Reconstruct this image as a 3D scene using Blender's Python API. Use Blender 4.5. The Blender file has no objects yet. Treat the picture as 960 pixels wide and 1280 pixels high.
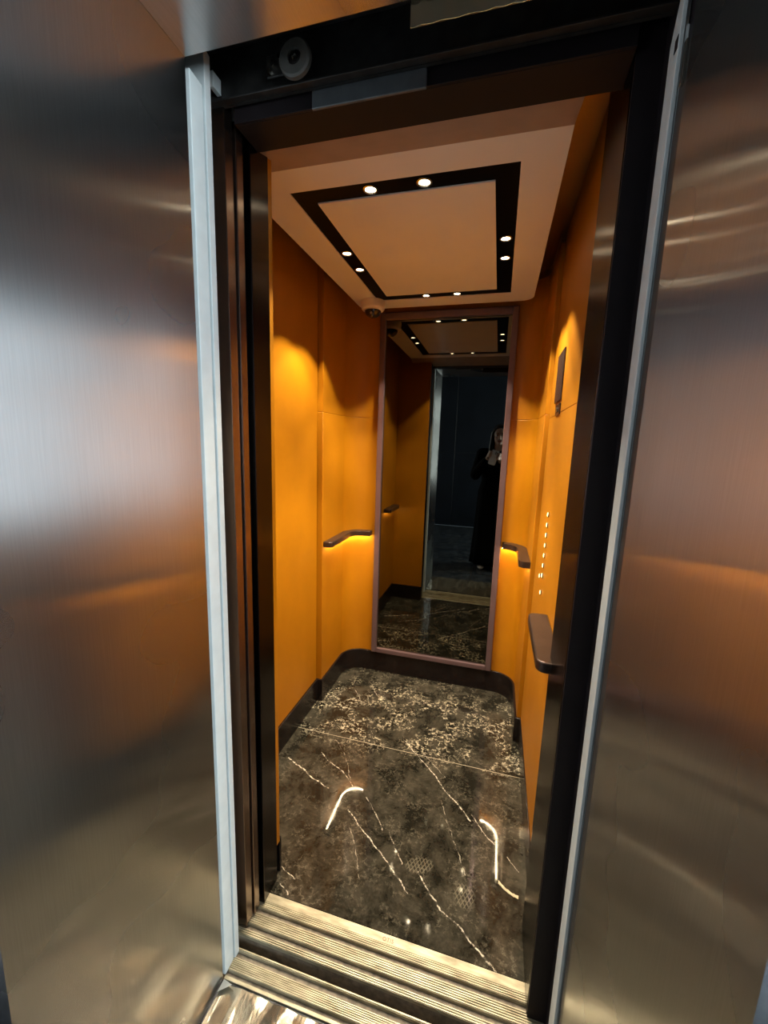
import bpy, bmesh, math, random
from mathutils import Vector, Matrix
random.seed(7)
S = bpy.context.scene
COL = S.collection
PI = math.pi

# ------------------------------------------------------------------ camera
YAW, PITCH, ROLL, FPX = 0.2649, -0.1654, 0.0319, 512.19
CAM = Vector((.196, -.7383, 1.4178))
fwd = Vector((-math.sin(YAW)*math.cos(PITCH), math.cos(YAW)*math.cos(PITCH), math.sin(PITCH)))
rgt = Vector((math.cos(YAW), math.sin(YAW), 0)); upv = rgt.cross(fwd)
r2 = rgt*math.cos(ROLL)+upv*math.sin(ROLL); u2 = -rgt*math.sin(ROLL)+upv*math.cos(ROLL)
cd = bpy.data.cameras.new('camera'); cam = bpy.data.objects.new('camera', cd); COL.objects.link(cam)
cam.matrix_world = Matrix(((r2.x, u2.x, -fwd.x, CAM.x), (r2.y, u2.y, -fwd.y, CAM.y), (r2.z, u2.z, -fwd.z, CAM.z), (0, 0, 0, 1)))
cd.sensor_fit = 'HORIZONTAL'; cd.sensor_width = 36; cd.lens = 36*FPX/960; cd.clip_start = .003; cd.clip_end = 60
S.camera = cam
# ------------------------------------------------------------------ world, large lights, exposure
w = bpy.data.worlds.new('world'); S.world = w; w.use_nodes = True
w.node_tree.nodes['Background'].inputs[0].default_value = (.55, .75, 1, 1)
w.node_tree.nodes['Background'].inputs[1].default_value = .25
S.view_settings.view_transform = 'Standard'; S.view_settings.look = 'None'
S.view_settings.exposure = 1.08; S.view_settings.gamma = 1; S.view_settings.use_curve_mapping = False
SPOT_W = 19.5; SPOT_COL = (1, .86, .64); LED_COL = (1, .76, .44)
def area(name, loc, size, power, color, target):
    l = bpy.data.lights.new(name, 'AREA'); l.shape = 'RECTANGLE'; l.size, l.size_y = size; l.energy = power; l.color = color
    o = bpy.data.objects.new(name, l); COL.objects.link(o); o.location = loc
    o.rotation_euler = (Vector(target)-Vector(loc)).to_track_quat('-Z', 'Y').to_euler()
    return o
area('assumed_window_light', (2.86, -2.05, 1.55), (1.3, 1.5), 350, (.78, .92, 1), (0, -2.05, 1.55))     # cold area lamp for the steel reveals, behind an assumed landing window
area('assumed_window_light_left', (-2.86, -2.05, 1.55), (1.3, 1.5), 60, (.86, .94, 1), (0, -2.05, 1.55))     # weaker area lamp behind the assumed opposite window

# ------------------------------------------------------------------ material helpers
def nt(name):
    m = bpy.data.materials.new(name); m.use_nodes = True
    t = m.node_tree; b = t.nodes['Principled BSDF']
    return m, t, b
def N(t, kind, **k):
    n = t.nodes.new(kind)
    for a, v in k.items():
        if a.startswith('i_'): n.inputs[int(a[2:])].default_value = v
        else: setattr(n, a, v)
    return n
def noise_mix(t, scale, c1, c2, lo=.35, hi=.65, detail=4, stretch=None, coord='Object', rough=.5):
    tc = N(t, 'ShaderNodeTexCoord'); mp = N(t, 'ShaderNodeMapping')
    t.links.new(tc.outputs[coord], mp.inputs[0])
    if stretch: mp.inputs['Scale'].default_value = stretch
    n = N(t, 'ShaderNodeTexNoise'); n.inputs['Scale'].default_value = scale; n.inputs['Detail'].default_value = detail
    n.inputs['Roughness'].default_value = rough
    t.links.new(mp.outputs[0], n.inputs[0])
    r = N(t, 'ShaderNodeValToRGB'); r.color_ramp.elements[0].position = lo; r.color_ramp.elements[1].position = hi
    r.color_ramp.elements[0].color = (*c1, 1); r.color_ramp.elements[1].color = (*c2, 1)
    t.links.new(n.outputs[0], r.inputs[0])
    return r, n, mp
def add_bump(t, b, src, strength, dist=.002):
    bu = N(t, 'ShaderNodeBump'); bu.inputs['Strength'].default_value = strength; bu.inputs['Distance'].default_value = dist
    t.links.new(src, bu.inputs['Height']); t.links.new(bu.outputs[0], b.inputs['Normal']); return bu
def simple(name, c, rough=.5, metal=0., var=.85, scale=14, bump=0., stretch=None, coat=0., spec=None):
    m, t, b = nt(name)
    r, n, mp = noise_mix(t, scale, tuple(x*var for x in c), c, stretch=stretch)
    t.links.new(r.outputs[0], b.inputs['Base Color'])
    b.inputs['Roughness'].default_value = rough; b.inputs['Metallic'].default_value = metal
    if coat: b.inputs['Coat Weight'].default_value = coat
    if spec is not None: b.inputs['Specular IOR Level'].default_value = spec
    if bump: add_bump(t, b, n.outputs[0], bump)
    return m
def emit(name, c, s):
    m, t, b = nt(name); b.inputs['Base Color'].default_value = (*c, 1)
    b.inputs['Emission Color'].default_value = (*c, 1); b.inputs['Emission Strength'].default_value = s; return m
def brushed(name, c, rough, aniso, axis='Z', wave=.25, fine=.05, stretch=(60, 60, 1.2), sharp=0.):
    """metal with a vertical brushing grain: reflections smear across the grain"""
    m, t, b = nt(name)
    b.inputs['Metallic'].default_value = 1; b.inputs['Anisotropic'].default_value = aniso
    tg = N(t, 'ShaderNodeTangent'); tg.direction_type = 'RADIAL'; tg.axis = axis
    t.links.new(tg.outputs[0], b.inputs['Tangent'])
    r, n, mp = noise_mix(t, 8, tuple(x*.9 for x in c), c, .3, .7, 6, stretch)
    t.links.new(r.outputs[0], b.inputs['Base Color'])
    mr = N(t, 'ShaderNodeMapRange'); mr.inputs['To Min'].default_value = rough*.85; mr.inputs['To Max'].default_value = rough*1.15
    n3 = N(t, 'ShaderNodeTexNoise'); n3.inputs['Scale'].default_value = 2.5
    tc = N(t, 'ShaderNodeTexCoord'); t.links.new(tc.outputs['Object'], n3.inputs[0])
    t.links.new(n3.outputs[0], mr.inputs[0]); t.links.new(mr.outputs[0], b.inputs['Roughness'])
    n2 = N(t, 'ShaderNodeTexNoise'); n2.inputs['Scale'].default_value = 3.2; n2.inputs['Detail'].default_value = 1
    mp2 = N(t, 'ShaderNodeMapping'); mp2.inputs['Scale'].default_value = (.5, .5, 1.5)
    t.links.new(tc.outputs['Object'], mp2.inputs[0]); t.links.new(mp2.outputs[0], n2.inputs[0])
    b1 = N(t, 'ShaderNodeBump'); b1.inputs['Strength'].default_value = wave; b1.inputs['Distance'].default_value = .02
    t.links.new(n2.outputs[0], b1.inputs['Height'])
    b2 = N(t, 'ShaderNodeBump'); b2.inputs['Strength'].default_value = fine; b2.inputs['Distance'].default_value = .001
    t.links.new(n.outputs[0], b2.inputs['Height']); t.links.new(b1.outputs[0], b2.inputs['Normal'])
    t.links.new(b2.outputs[0], b.inputs['Normal'])
    if sharp:      # polished sheen under the brushing: a second, tighter lobe
        p2 = N(t, 'ShaderNodeBsdfPrincipled'); p2.inputs['Metallic'].default_value = 1; p2.inputs['Roughness'].default_value = .15
        p2.inputs['Anisotropic'].default_value = 1.0; t.links.new(tg.outputs[0], p2.inputs['Tangent'])
        t.links.new(r.outputs[0], p2.inputs['Base Color']); t.links.new(b1.outputs[0], p2.inputs['Normal'])
        mx = N(t, 'ShaderNodeMixShader'); mx.inputs[0].default_value = sharp
        t.links.new(b.outputs[0], mx.inputs[1]); t.links.new(p2.outputs[0], mx.inputs[2])
        t.links.new(mx.outputs[0], t.nodes['Material Output'].inputs[0])
    return m

M = {}
M['steel'] = brushed('brushed_steel', (.47, .475, .48), .28, 1.0, wave=0, sharp=.55)
M['steel_top'] = brushed('brushed_steel_soffit', (.47, .465, .46), .28, 1.0, axis='X', wave=0, stretch=(60, 1.2, 60), sharp=.4)
M['film_steel'] = simple('film_covered_steel', (.66, .54, .36), .18, .9, .9)  # golden tint puts warm reflections into the base colour
M['galv'] = simple('galvanised_sheet', (.48, .52, .52), .42, .15, .93, 30)
M['bronze'] = brushed('dark_bronze_metal', (.27, .20, .165), .26, .6, wave=0)
M['black_metal'] = simple('black_metal', (.012, .009, .010), .5, 0, spec=.15)
M['post_dark'] = brushed('dark_brushed_post', (.048, .042, .042), .24, .7, wave=0)
M['lintel'] = simple('dark_lintel_sheet', (.014, .009, .007), .6, 0, spec=.2)
M['skirt'] = simple('dark_skirting_metal', (.022, .016, .015), .22, .5)
M['frame'] = simple('mauve_bronze_frame', (.19, .125, .135), .28, .55, .9)
M['rail'] = simple('bronze_rail_metal', (.075, .052, .042), .30, .7, .8, 20)
M['machine'] = simple('dusty_track_metal', (.045, .043, .041), .45, .6, .6, 30, .2)
M['machine_light'] = simple('grey_track_plate', (.13, .14, .15), .45, .5, .8, 30)
M['rubber'] = simple('grey_rubber', (.075, .072, .064), .6, 0, .7, 40)
M['chrome'] = simple('chrome_fitting', (.6, .58, .52), .25, 1)
M['white_plastic'] = simple('cream_plastic', (.80, .72, .64), .45, 0, .96)
M['dome'] = simple('smoked_dome_plastic', (.03, .02, .018), .08, 0, coat=1)
M['screen'] = simple('dark_screen_glass', (.035, .022, .018), .25, 0)
M['shaft'] = simple('shaft_concrete', (.03, .04, .05), .9, 0, .7)
M['crown'] = brushed('brown_satin_metal', (.36, .26, .16), .34, .5, wave=.02)
M['ceil'] = simple('cream_ceiling_paint', (.80, .78, .74), .42, 0, .97, 6)
M['ring'] = simple('black_gloss_trim', (.002, .002, .002), .4, 0, spec=.05)
M['tape'] = simple('tan_tape', (.62, .50, .33), .6, 0, .7, 60, .3)
M['plaster'] = simple('landing_plaster', (.032, .038, .045), .75, 0, .85)
M['dark_panel'] = simple('dark_wall_stone', (.006, .009, .015), .4, 0, .6, 3)
M['skin'] = simple('skin', (.52, .31, .22), .5, 0, .92, 30)
M['hair'] = simple('dark_hair', (.012, .008, .006), .42, 0, .5, 60, .4, (8, 8, 1))
M['cloth'] = simple('black_cloth', (.004, .004, .005), .9, 0, .6, 20, .2, (6, 6, 1), spec=.08)
M['shoe'] = simple('grey_shoe', (.35, .33, .32), .5)
M['lips'] = simple('lip', (.35, .10, .09), .45)
M['eye'] = simple('eye_white', (.7, .68, .65), .2)
M['iris'] = simple('dark_iris', (.03, .015, .01), .15)
M['phone'] = simple('pale_phone_back', (.80, .85, .93), .35, .0)
M['phone_edge'] = simple('clear_case_edge', (.85, .88, .92), .15, 0, coat=1)
M['led'] = emit('warm_led', LED_COL, 95)
M['lamp'] = emit('spot_lamp', (1, .84, .56), 12)
M['button_lit'] = emit('button_light', (1, .62, .22), 2.2)

# glass panes of the assumed landing windows
m, t, b = nt('assumed_window_glass'); b.inputs['Base Color'].default_value = (.9, .97, 1, 1); b.inputs['Transmission Weight'].default_value = 1
b.inputs['Roughness'].default_value = .05; M['glass'] = m
tp_ = N(t, 'ShaderNodeBsdfTransparent'); gl_ = N(t, 'ShaderNodeBsdfGlossy'); gl_.inputs['Roughness'].default_value = .03; mx_ = N(t, 'ShaderNodeMixShader'); mx_.inputs[0].default_value = .08
t.links.new(tp_.outputs[0], mx_.inputs[1]); t.links.new(gl_.outputs[0], mx_.inputs[2]); t.links.new(mx_.outputs[0], t.nodes['Material Output'].inputs[0])
# tinted mirror
m, t, b = nt('tinted_mirror'); b.inputs['Metallic'].default_value = 1; b.inputs['Roughness'].default_value = .012
r, n, mp = noise_mix(t, 2, (.165, .160, .132), (.18, .172, .142)); t.links.new(r.outputs[0], b.inputs['Base Color']); M['mirror'] = m
# orange leather
m, t, b = nt('amber_leather')
r, n, mp = noise_mix(t, 5, (.33, .124, .0015), (.395, .152, .0025), .3, .7, 5, (1, 1, .6)); 
t.links.new(r.outputs[0], b.inputs['Base Color']); b.inputs['Roughness'].default_value = .42; b.inputs['Specular IOR Level'].default_value = .32
n2 = N(t, 'ShaderNodeTexNoise'); n2.inputs['Scale'].default_value = 260; n2.inputs['Detail'].default_value = 3
t.links.new(mp.outputs[0], n2.inputs[0]); add_bump(t, b, n2.outputs[0], .12, .001); M['leather'] = m
# aluminium sill, ribbed parts get dusty yellow-grey
m, t, b = nt('dusty_aluminium')
r, n, mp = noise_mix(t, 40, (.20, .175, .11), (.48, .43, .30), .3, .65, 5, (.35, 1.6, 1), 'Object'); t.links.new(r.outputs[0], b.inputs['Base Color'])
b.inputs['Metallic'].default_value = .35; b.inputs['Roughness'].default_value = .42; M['alu'] = m
M['groove'] = simple('dirty_sill_groove', (.26, .22, .17), .7, .1, .55, 60)

# ---- veined black marble: world-space pattern
def marble(name, base_dark, base_light, veins, crackle_y=None, prints=(), gloss=.07):
    m, t, b = nt(name); L = t.links.new
    geo = N(t, 'ShaderNodeNewGeometry')
    def math_(op, a, bb=None, clamp=False):
        n = N(t, 'ShaderNodeMath', operation=op); n.use_clamp = clamp
        for i, v in enumerate((a, bb)):
            if v is None: continue
            if isinstance(v, (int, float)): n.inputs[i].default_value = v
            else: L(v, n.inputs[i])
        return n.outputs[0]
    def vmath(op, a, bb=None):
        n = N(t, 'ShaderNodeVectorMath', operation=op)
        for i, v in enumerate((a, bb)):
            if v is None: continue
            if isinstance(v, (tuple, list)): n.inputs[i].default_value = v
            else: L(v, n.inputs[i])
        return n
    def noise(scale, detail=5, rough=.55, vec=None, dist=0):
        n = N(t, 'ShaderNodeTexNoise'); n.inputs['Scale'].default_value = scale; n.inputs['Detail'].default_value = detail
        n.inputs['Roughness'].default_value = rough; n.inputs['Distortion'].default_value = dist
        L(vec if vec else geo.outputs['Position'], n.inputs[0]); return n
    def mrange(v, a, b_, c=0., d=1., smooth=True):
        n = N(t, 'ShaderNodeMapRange'); n.interpolation_type = 'SMOOTHSTEP' if smooth else 'LINEAR'
        L(v, n.inputs['Value']); n.inputs['From Min'].default_value = a; n.inputs['From Max'].default_value = b_
        n.inputs['To Min'].default_value = c; n.inputs['To Max'].default_value = d; return n.outputs['Result']
    def mix(fac, c1, c2):
        n = N(t, 'ShaderNodeMix', data_type='RGBA'); L(fac, n.inputs[0])
        for i, c in ((6, c1), (7, c2)):
            if isinstance(c, tuple): n.inputs[i].default_value = (*c, 1)
            else: L(c, n.inputs[i])
        return n.outputs[2]
    # warped position
    wn = noise(22, 4, .6); wv = vmath('SUBTRACT', wn.outputs['Color'], (.5, .5, .5)); ws = vmath('SCALE', wv.outputs[0]); ws.inputs['Scale'].default_value = .022
    P = vmath('ADD', geo.outputs['Position'], ws.outputs[0]).outputs[0]
    cloud = noise(9, 9, .72, dist=.4)
    col = mix(mrange(cloud.outputs[0], .38, .70), base_dark, base_light)
    col = mix(math_('MULTIPLY', mrange(noise(34, 8, .75).outputs[0], .52, .78), .45), col, tuple(x*2.6+.01 for x in base_light))
    # fine crackle network
    vo = N(t, 'ShaderNodeTexVoronoi', feature='DISTANCE_TO_EDGE'); vo.inputs['Scale'].default_value = 31
    w2 = noise(38, 6, .75); w2s = vmath('SCALE', w2.outputs['Color']); w2s.inputs['Scale'].default_value = .06
    L(vmath('ADD', geo.outputs['Position'], w2s.outputs[0]).outputs[0], vo.inputs['Vector'])
    line = mrange(vo.outputs['Distance'], .0, .11, 1, 0)
    patch = mrange(noise(7, 5, .65).outputs[0], .44, .56)
    sep = N(t, 'ShaderNodeSeparateXYZ'); L(geo.outputs['Position'], sep.inputs[0])
    if crackle_y:
        a = mrange(sep.outputs[1], crackle_y[0], crackle_y[1], .12, 1); z = mrange(sep.outputs[1], crackle_y[1]+.32, crackle_y[1]+.46, 1, .3)
        patch = math_('MULTIPLY', math_('MULTIPLY', patch, a), z)
    else: patch = math_('MULTIPLY', patch, .12)
    brk = mrange(noise(60, 5, .7).outputs[0], .46, .56)
    col = mix(math_('MULTIPLY', math_('MULTIPLY', line, patch), brk), col, (.62, .56, .42))
    col = mix(math_('MULTIPLY', math_('MULTIPLY', patch, mrange(noise(45, 5, .7).outputs[0], .55, .66)), .5), col, (.40, .35, .26))
    # long veins: distance to polylines
    vsum = None
    for pts, wid, amp in veins:
        d = None
        for A, B in zip(pts[:-1], pts[1:]):
            ba = (B[0]-A[0], B[1]-A[1], 0); l2 = ba[0]**2+ba[1]**2
            pa = vmath('SUBTRACT', P, (A[0], A[1], 0)); pf = vmath('MULTIPLY', pa.outputs[0], (1, 1, 0))
            dt = vmath('DOT_PRODUCT', pf.outputs[0], ba)
            h = math_('DIVIDE', dt.outputs['Value'], l2, True)
            sc = vmath('SCALE', ba); L(h, sc.inputs['Scale'])
            q = vmath('SUBTRACT', pf.outputs[0], sc.outputs[0]); ln = vmath('LENGTH', q.outputs[0]).outputs['Value']
            d = ln if d is None else math_('MINIMUM', d, ln)
        f = math_('MULTIPLY', mrange(d, wid*.10, wid*.52, 1, 0), amp)
        vsum = f if vsum is None else math_('MAXIMUM', vsum, f)
    if vsum is not None:
        br = mrange(noise(60, 5, .75).outputs[0], .44, .58, .05, 1)
        col = mix(math_('MULTIPLY', vsum, br), col, (.72, .66, .56))
    # dusty shoe prints with a diamond tread
    for (px, py, rx, ry, rot) in prints:
        mp = N(t, 'ShaderNodeMapping', vector_type='TEXTURE'); mp.inputs['Location'].default_value = (px, py, 0); mp.inputs['Rotation'].default_value = (0, 0, rot); mp.inputs['Scale'].default_value = (rx, ry, 1)
        L(geo.outputs['Position'], mp.inputs[0])
        s2 = vmath('MULTIPLY', mp.outputs[0], (1, 1, 0)); ln = vmath('LENGTH', s2.outputs[0]).outputs['Value']
        msk = mrange(ln, .75, 1.05, 1, 0)
        sp = N(t, 'ShaderNodeSeparateXYZ'); L(geo.outputs['Position'], sp.inputs[0])
        u = math_('ADD', sp.outputs[0], math_('MULTIPLY', sp.outputs[1], .55)); v = math_('SUBTRACT', sp.outputs[0], math_('MULTIPLY', sp.outputs[1], .55))
        g = None
        for c in (u, v):
            fr = math_('ABSOLUTE', math_('SUBTRACT', math_('FRACT', math_('MULTIPLY', c, 78)), .5))
            e = mrange(fr, .30, .45, 0, 1); g = e if g is None else math_('MAXIMUM', g, e)
        col = mix(math_('MULTIPLY', math_('MULTIPLY', msk, g), .22), col, (.42, .38, .28))
    L(col, b.inputs['Base Color'])
    dust = noise(12, 6, .7)
    L(mrange(dust.outputs[0], .35, .75, gloss, gloss+.07), b.inputs['Roughness'])
    b.inputs['Specular IOR Level'].default_value = .4
    return m
VEINS = [
 ([(-0.141, 1.018), (-0.047, 0.924), (0.039, 0.845), (0.077, 0.791), (0.132, 0.739), (0.197, 0.67)], 0.006, 1),
 ([(0.201, 0.7), (0.234, 0.653), (0.258, 0.624), (0.295, 0.588)], 0.005, 0.8),
 ([(0.038, 0.422), (0.088, 0.37), (0.129, 0.332), (0.181, 0.303), (0.218, 0.274), (0.253, 0.255), (0.295, 0.224)], 0.0065, 1),
 ([(-0.264, 0.574), (-0.212, 0.529), (-0.163, 0.494), (-0.097, 0.446), (-0.025, 0.387), (0.024, 0.345)], 0.0055, 1),
 ([(-0.221, 0.653), (-0.158, 0.592), (-0.116, 0.532)], 0.0045, 0.8),
 ([(-0.088, 0.531), (-0.037, 0.459), (-0.017, 0.433)], 0.0045, 0.8),
 ([(-0.491, 0.824), (-0.441, 0.784), (-0.355, 0.749), (-0.293, 0.692)], 0.005, 0.8),
 ([(-0.618, 0.748), (-0.521, 0.706), (-0.456, 0.672), (-0.383, 0.647)], 0.0075, 1),
 ([(-0.244, 0.52), (-0.19, 0.439), (-0.144, 0.348)], 0.003, 0.5),
 ([(-0.421, 0.312), (-0.384, 0.299), (-0.343, 0.282)], 0.004, 0.8),
 ([(0.075, 0.729), (0.116, 0.631), (0.172, 0.505), (0.195, 0.459)], 0.0035, 0.45),
 ([(0.331, 0.565), (0.349, 0.539), (0.366, 0.522)], 0.004, 0.7),
 ([(-0.512, 1.339), (-0.463, 1.282), (-0.427, 1.218)], 0.006, 0.7),
 ([(-0.41, 1.373), (-0.343, 1.291)], 0.006, 0.7),
 ([(-0.034, 0.959), (0.018, 0.91), (0.076, 0.848)], 0.0035, 0.6),
 ([(-0.378, 0.256), (-0.34, 0.23)], 0.004, 0.7),
 ([(-0.457, 0.917), (-0.376, 0.835), (-0.308, 0.714)], 0.0035, 0.4),
]
M['marble'] = marble('veined_black_marble', (.012, .011, .008), (.060, .054, .040), VEINS, (.86, 1.02),
                     ((.04, .446, .052, .030, .35), (.195, .392, .036, .040, .1)), .025)
M['landing_marble'] = marble('landing_dark_stone', (.012, .015, .019), (.045, .052, .062), [], None, (), .16)

# ------------------------------------------------------------------ geometry helpers
def link(name, bm, mat, parent=None, bevel=0, seg=2, smooth=None, mod=None):
    me = bpy.data.meshes.new(name); bmesh.ops.recalc_face_normals(bm, faces=bm.faces); 
    o = bpy.data.objects.new(name, me)
    off = Vector((0, 0, 0))
    if parent is not None:
        q = parent
        while q is not None: off += q.location; q = q.parent
    else:
        if len(bm.verts):
            xs = [v.co for v in bm.verts]
            lo = Vector([min(c[i] for c in xs) for i in range(3)]); hi = Vector([max(c[i] for c in xs) for i in range(3)])
            o.location = Vector(((lo.x+hi.x)/2, (lo.y+hi.y)/2, lo.z)); off = o.location.copy()
    for v in bm.verts: v.co -= off
    bm.to_mesh(me); bm.free()
    if isinstance(mat, str): mat = M[mat]
    me.materials.append(mat); COL.objects.link(o)
    if parent is not None: o.parent = parent
    if bevel:
        md = o.modifiers.new('bevel', 'BEVEL'); md.width = bevel; md.segments = seg; md.limit_method = 'ANGLE'; md.angle_limit = .6
    if smooth: 
        for p in me.polygons: p.use_smooth = True
        if smooth is not True: 
            for e in me.edges: pass
            try: me.set_sharp_from_angle(angle=smooth)
            except Exception: pass
    return o
def empty(name, loc=(0, 0, 0), parent=None):
    o = bpy.data.objects.new(name, None); COL.objects.link(o); o.location = loc; o.empty_display_size = .05
    if parent: o.parent = parent
    return o
def tag(o, label=None, cat=None, group=None, kind=None):
    if label: o['label'] = label
    if cat: o['category'] = cat
    if group: o['group'] = group
    if kind: o['kind'] = kind
    return o
def bx(bm, x0, x1, y0, y1, z0, z1):
    vs = [bm.verts.new((x, y, z)) for x in (x0, x1) for y in (y0, y1) for z in (z0, z1)]
    for f in ((0, 1, 3, 2), (4, 6, 7, 5), (0, 4, 5, 1), (2, 3, 7, 6), (0, 2, 6, 4), (1, 5, 7, 3)):
        bm.faces.new([vs[i] for i in f])
    return vs
def box(name, x0, x1, y0, y1, z0, z1, mat, parent=None, bevel=0, **k):
    bm = bmesh.new(); bx(bm, x0, x1, y0, y1, z0, z1); return link(name, bm, mat, parent, bevel, **k)
def prism(bm, pts, z0, z1):
    a = [bm.verts.new((x, y, z0)) for x, y in pts]; b = [bm.verts.new((x, y, z1)) for x, y in pts]
    bm.faces.new(a); bm.faces.new(b); n = len(pts)
    for i in range(n): bm.faces.new((a[i], a[(i+1) % n], b[(i+1) % n], b[i]))
def arc(cx, cy, r, a0, a1, n=14):
    return [(cx+r*math.cos(math.radians(a0+(a1-a0)*i/n)), cy+r*math.sin(math.radians(a0+(a1-a0)*i/n))) for i in range(n+1)]
def lathe(bm, prof, c, axis='Z', n=32, caps=True):
    """prof: list of (r, h); closed at both ends where r==0"""
    c = Vector(c); rings = []
    def put(r, h, a):
        x, y = r*math.cos(a), r*math.sin(a)
        v = {'Z': (x, y, h), 'Y': (x, h, y), 'X': (h, x, y)}[axis]; return bm.verts.new(c+Vector(v))
    for r, h in prof:
        rings.append([put(0, h, 0)] if r == 0 else [put(r, h, 2*PI*i/n) for i in range(n)])
    for A, B in zip(rings[:-1], rings[1:]):
        for i in range(n):
            j = (i+1) % n
            if len(A) == 1 and len(B) == 1: continue
            if len(A) == 1: bm.faces.new((A[0], B[i], B[j]))
            elif len(B) == 1: bm.faces.new((A[i], A[j], B[0]))
            else: bm.faces.new((A[i], A[j], B[j], B[i]))
    if caps and len(rings[0]) > 1: bm.faces.new(rings[0])
    if caps and len(rings[-1]) > 1: bm.faces.new(rings[-1])
    if not caps:
        for i in range(n): bm.faces.new((rings[-1][i], rings[-1][(i+1) % n], rings[0][(i+1) % n], rings[0][i]))

# lift car extents (metres; y runs into the car, the landing sill begins at y=0)
XLF, XLR, XRR, XRF = -.68, -.652, .376, .395
YF, YJ, YB = .29, 1.18, 1.577
ZT = 2.235
RC = .12

# ------------------------------------------------------------------ car floor
fl = empty('floor', (0, 0, 0)); tag(fl, 'glossy black marble floor of the lift car with white veins', kind='structure')
box('marble_slab', -.70, .42, .2225, .9440, -.03, 0, 'marble', fl, .0012, seg=1)
box('marble_slab', -.70, .42, .9456, 1.60, -.03, 0, 'marble', fl, .0012, seg=1)
box('slab_joint', -.70, .42, .9430, .9466, -.03, -.0008, simple('joint_grout', (.45, .40, .30), .7), fl)

# ------------------------------------------------------------------ car walls
def seam_panels(parent, pts, zs, names='leather_panel'):
    for z0, z1 in zs:
        bm = bmesh.new(); prism(bm, pts, z0, z1); link(names, bm, 'leather', parent, .0022, seg=2, smooth=.5)
SEAM = 1.562
wl = empty('wall_left', (-.70, .7, 0)); tag(wl, 'amber leather left wall of the lift car with a step halfway', kind='structure')
seam_panels(wl, [(-.72, YF), (XLF, YF), (XLF, YJ-.004), (-.72, YJ-.004)], [(.12, ZT)])
rear_left = [(-.72, YJ), (XLR, YJ), (XLR, YB-RC)] + arc(XLR+RC, YB-RC, RC, 180, 90)[1:] + [(-.445, YB), (-.445, YB+.03), (-.72, YB+.03)]
seam_panels(wl, rear_left, [(.12, SEAM-.0003), (SEAM+.0003, ZT)])
wr = empty('wall_right', (.42, .7, 0)); tag(wr, 'amber leather right wall of the lift car with the control panel', kind='structure')
seam_panels(wr, [(XRF, YF+.07), (.44, YF+.07), (.44, YJ-.004), (XRF, YJ-.004)], [(.12, 1.5450), (1.5456, ZT+.03)])
rear_right = [(.44, YJ), (.44, YB+.03), (.215, YB+.03), (.215, YB)] + arc(XRR-RC, YB-RC, RC, 90, 0) + [(XRR, YJ)]
seam_panels(wr, rear_right, [(.12, SEAM-.0003), (SEAM+.0003, ZT)])
wb = empty('wall_back', (-.12, 1.60, 0)); tag(wb, 'amber leather rear wall of the lift car behind the tall mirror', kind='structure')
bm = bmesh.new(); bx(bm, -.4445, .2145, YB, YB+.03, .12, ZT); link('leather_panel', bm, 'leather', wb, .001)
wf = empty('wall_front', (-.55, .27, 0)); tag(wf, 'amber leather return wall beside the lift car door', kind='structure')
box('leather_panel', -.72, -.402, .268, .2895, .12, ZT, 'leather', wf, .001)
# outer shell behind the panels keeps the shaft dark
sh = empty('wall_car_shell', (0, .9, 0)); tag(sh, kind='structure', label='sheet steel shell around the lift car')
for b_ in ((-.76, -.722, .262, 1.66, -.05, 2.34), (.442, .48, .16, 1.66, -.05, 2.34), (-.76, .48, 1.61, 1.66, -.05, 2.34), (-.76, .48, .223, 1.66, -.08, -.032)):
    box('shell_sheet', *b_, 'black_metal', sh)
# skirting
def skirt(name, pts_out, label):
    bm = bmesh.new(); prism(bm, pts_out, 0.0, .128); o = link(name, bm, 'skirt', None, .0015, seg=2, smooth=.5); tag(o, label, kind='structure'); return o
t_ = .010
skirt('baseboard_left', [(-.72, .2895), (XLF+t_, .2895), (XLF+t_, YJ-t_), (XLR+t_, YJ-t_), (XLR+t_, YB-RC)] + arc(XLR+RC, YB-RC, RC-t_, 180, 90)[1:] +
      [(-.455, YB-t_), (-.455, YB+.02), (-.72, YB+.02)], 'dark metal skirting along the left car wall, curving at the rear corner')
skirt('baseboard_right', [(.43, .36), (.43, YB+.02), (.225, YB+.02), (.225, YB-t_)] + arc(XRR-RC, YB-RC, RC-t_, 90, 0) + [(XRR-t_, YJ-t_), (XRF-.004, YJ-t_), (XRF-.004, .36)],
      'dark metal skirting along the right car wall, curving at the rear corner')
o = box('baseboard_back', -.4545, .2245, YB-t_, YB+.02, 0, .128, 'skirt', None, .0015); tag(o, 'dark metal skirting under the tall mirror', kind='structure')
o = box('baseboard_front', -.6695, -.402, .2897, .300, 0, .128, 'skirt', None, .0015); tag(o, 'dark metal skirting beside the car door', kind='structure')

# ------------------------------------------------------------------ ceiling: crown plate + hung panel
ce = empty('ceiling', (-.13, .9, 2.30)); tag(ce, 'cream hung ceiling of the lift car with a black lighting frame', kind='structure')
box('crown_plate', -.72, .44, .262, 1.62, ZT+.033, ZT+.05, 'crown', ce)
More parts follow.
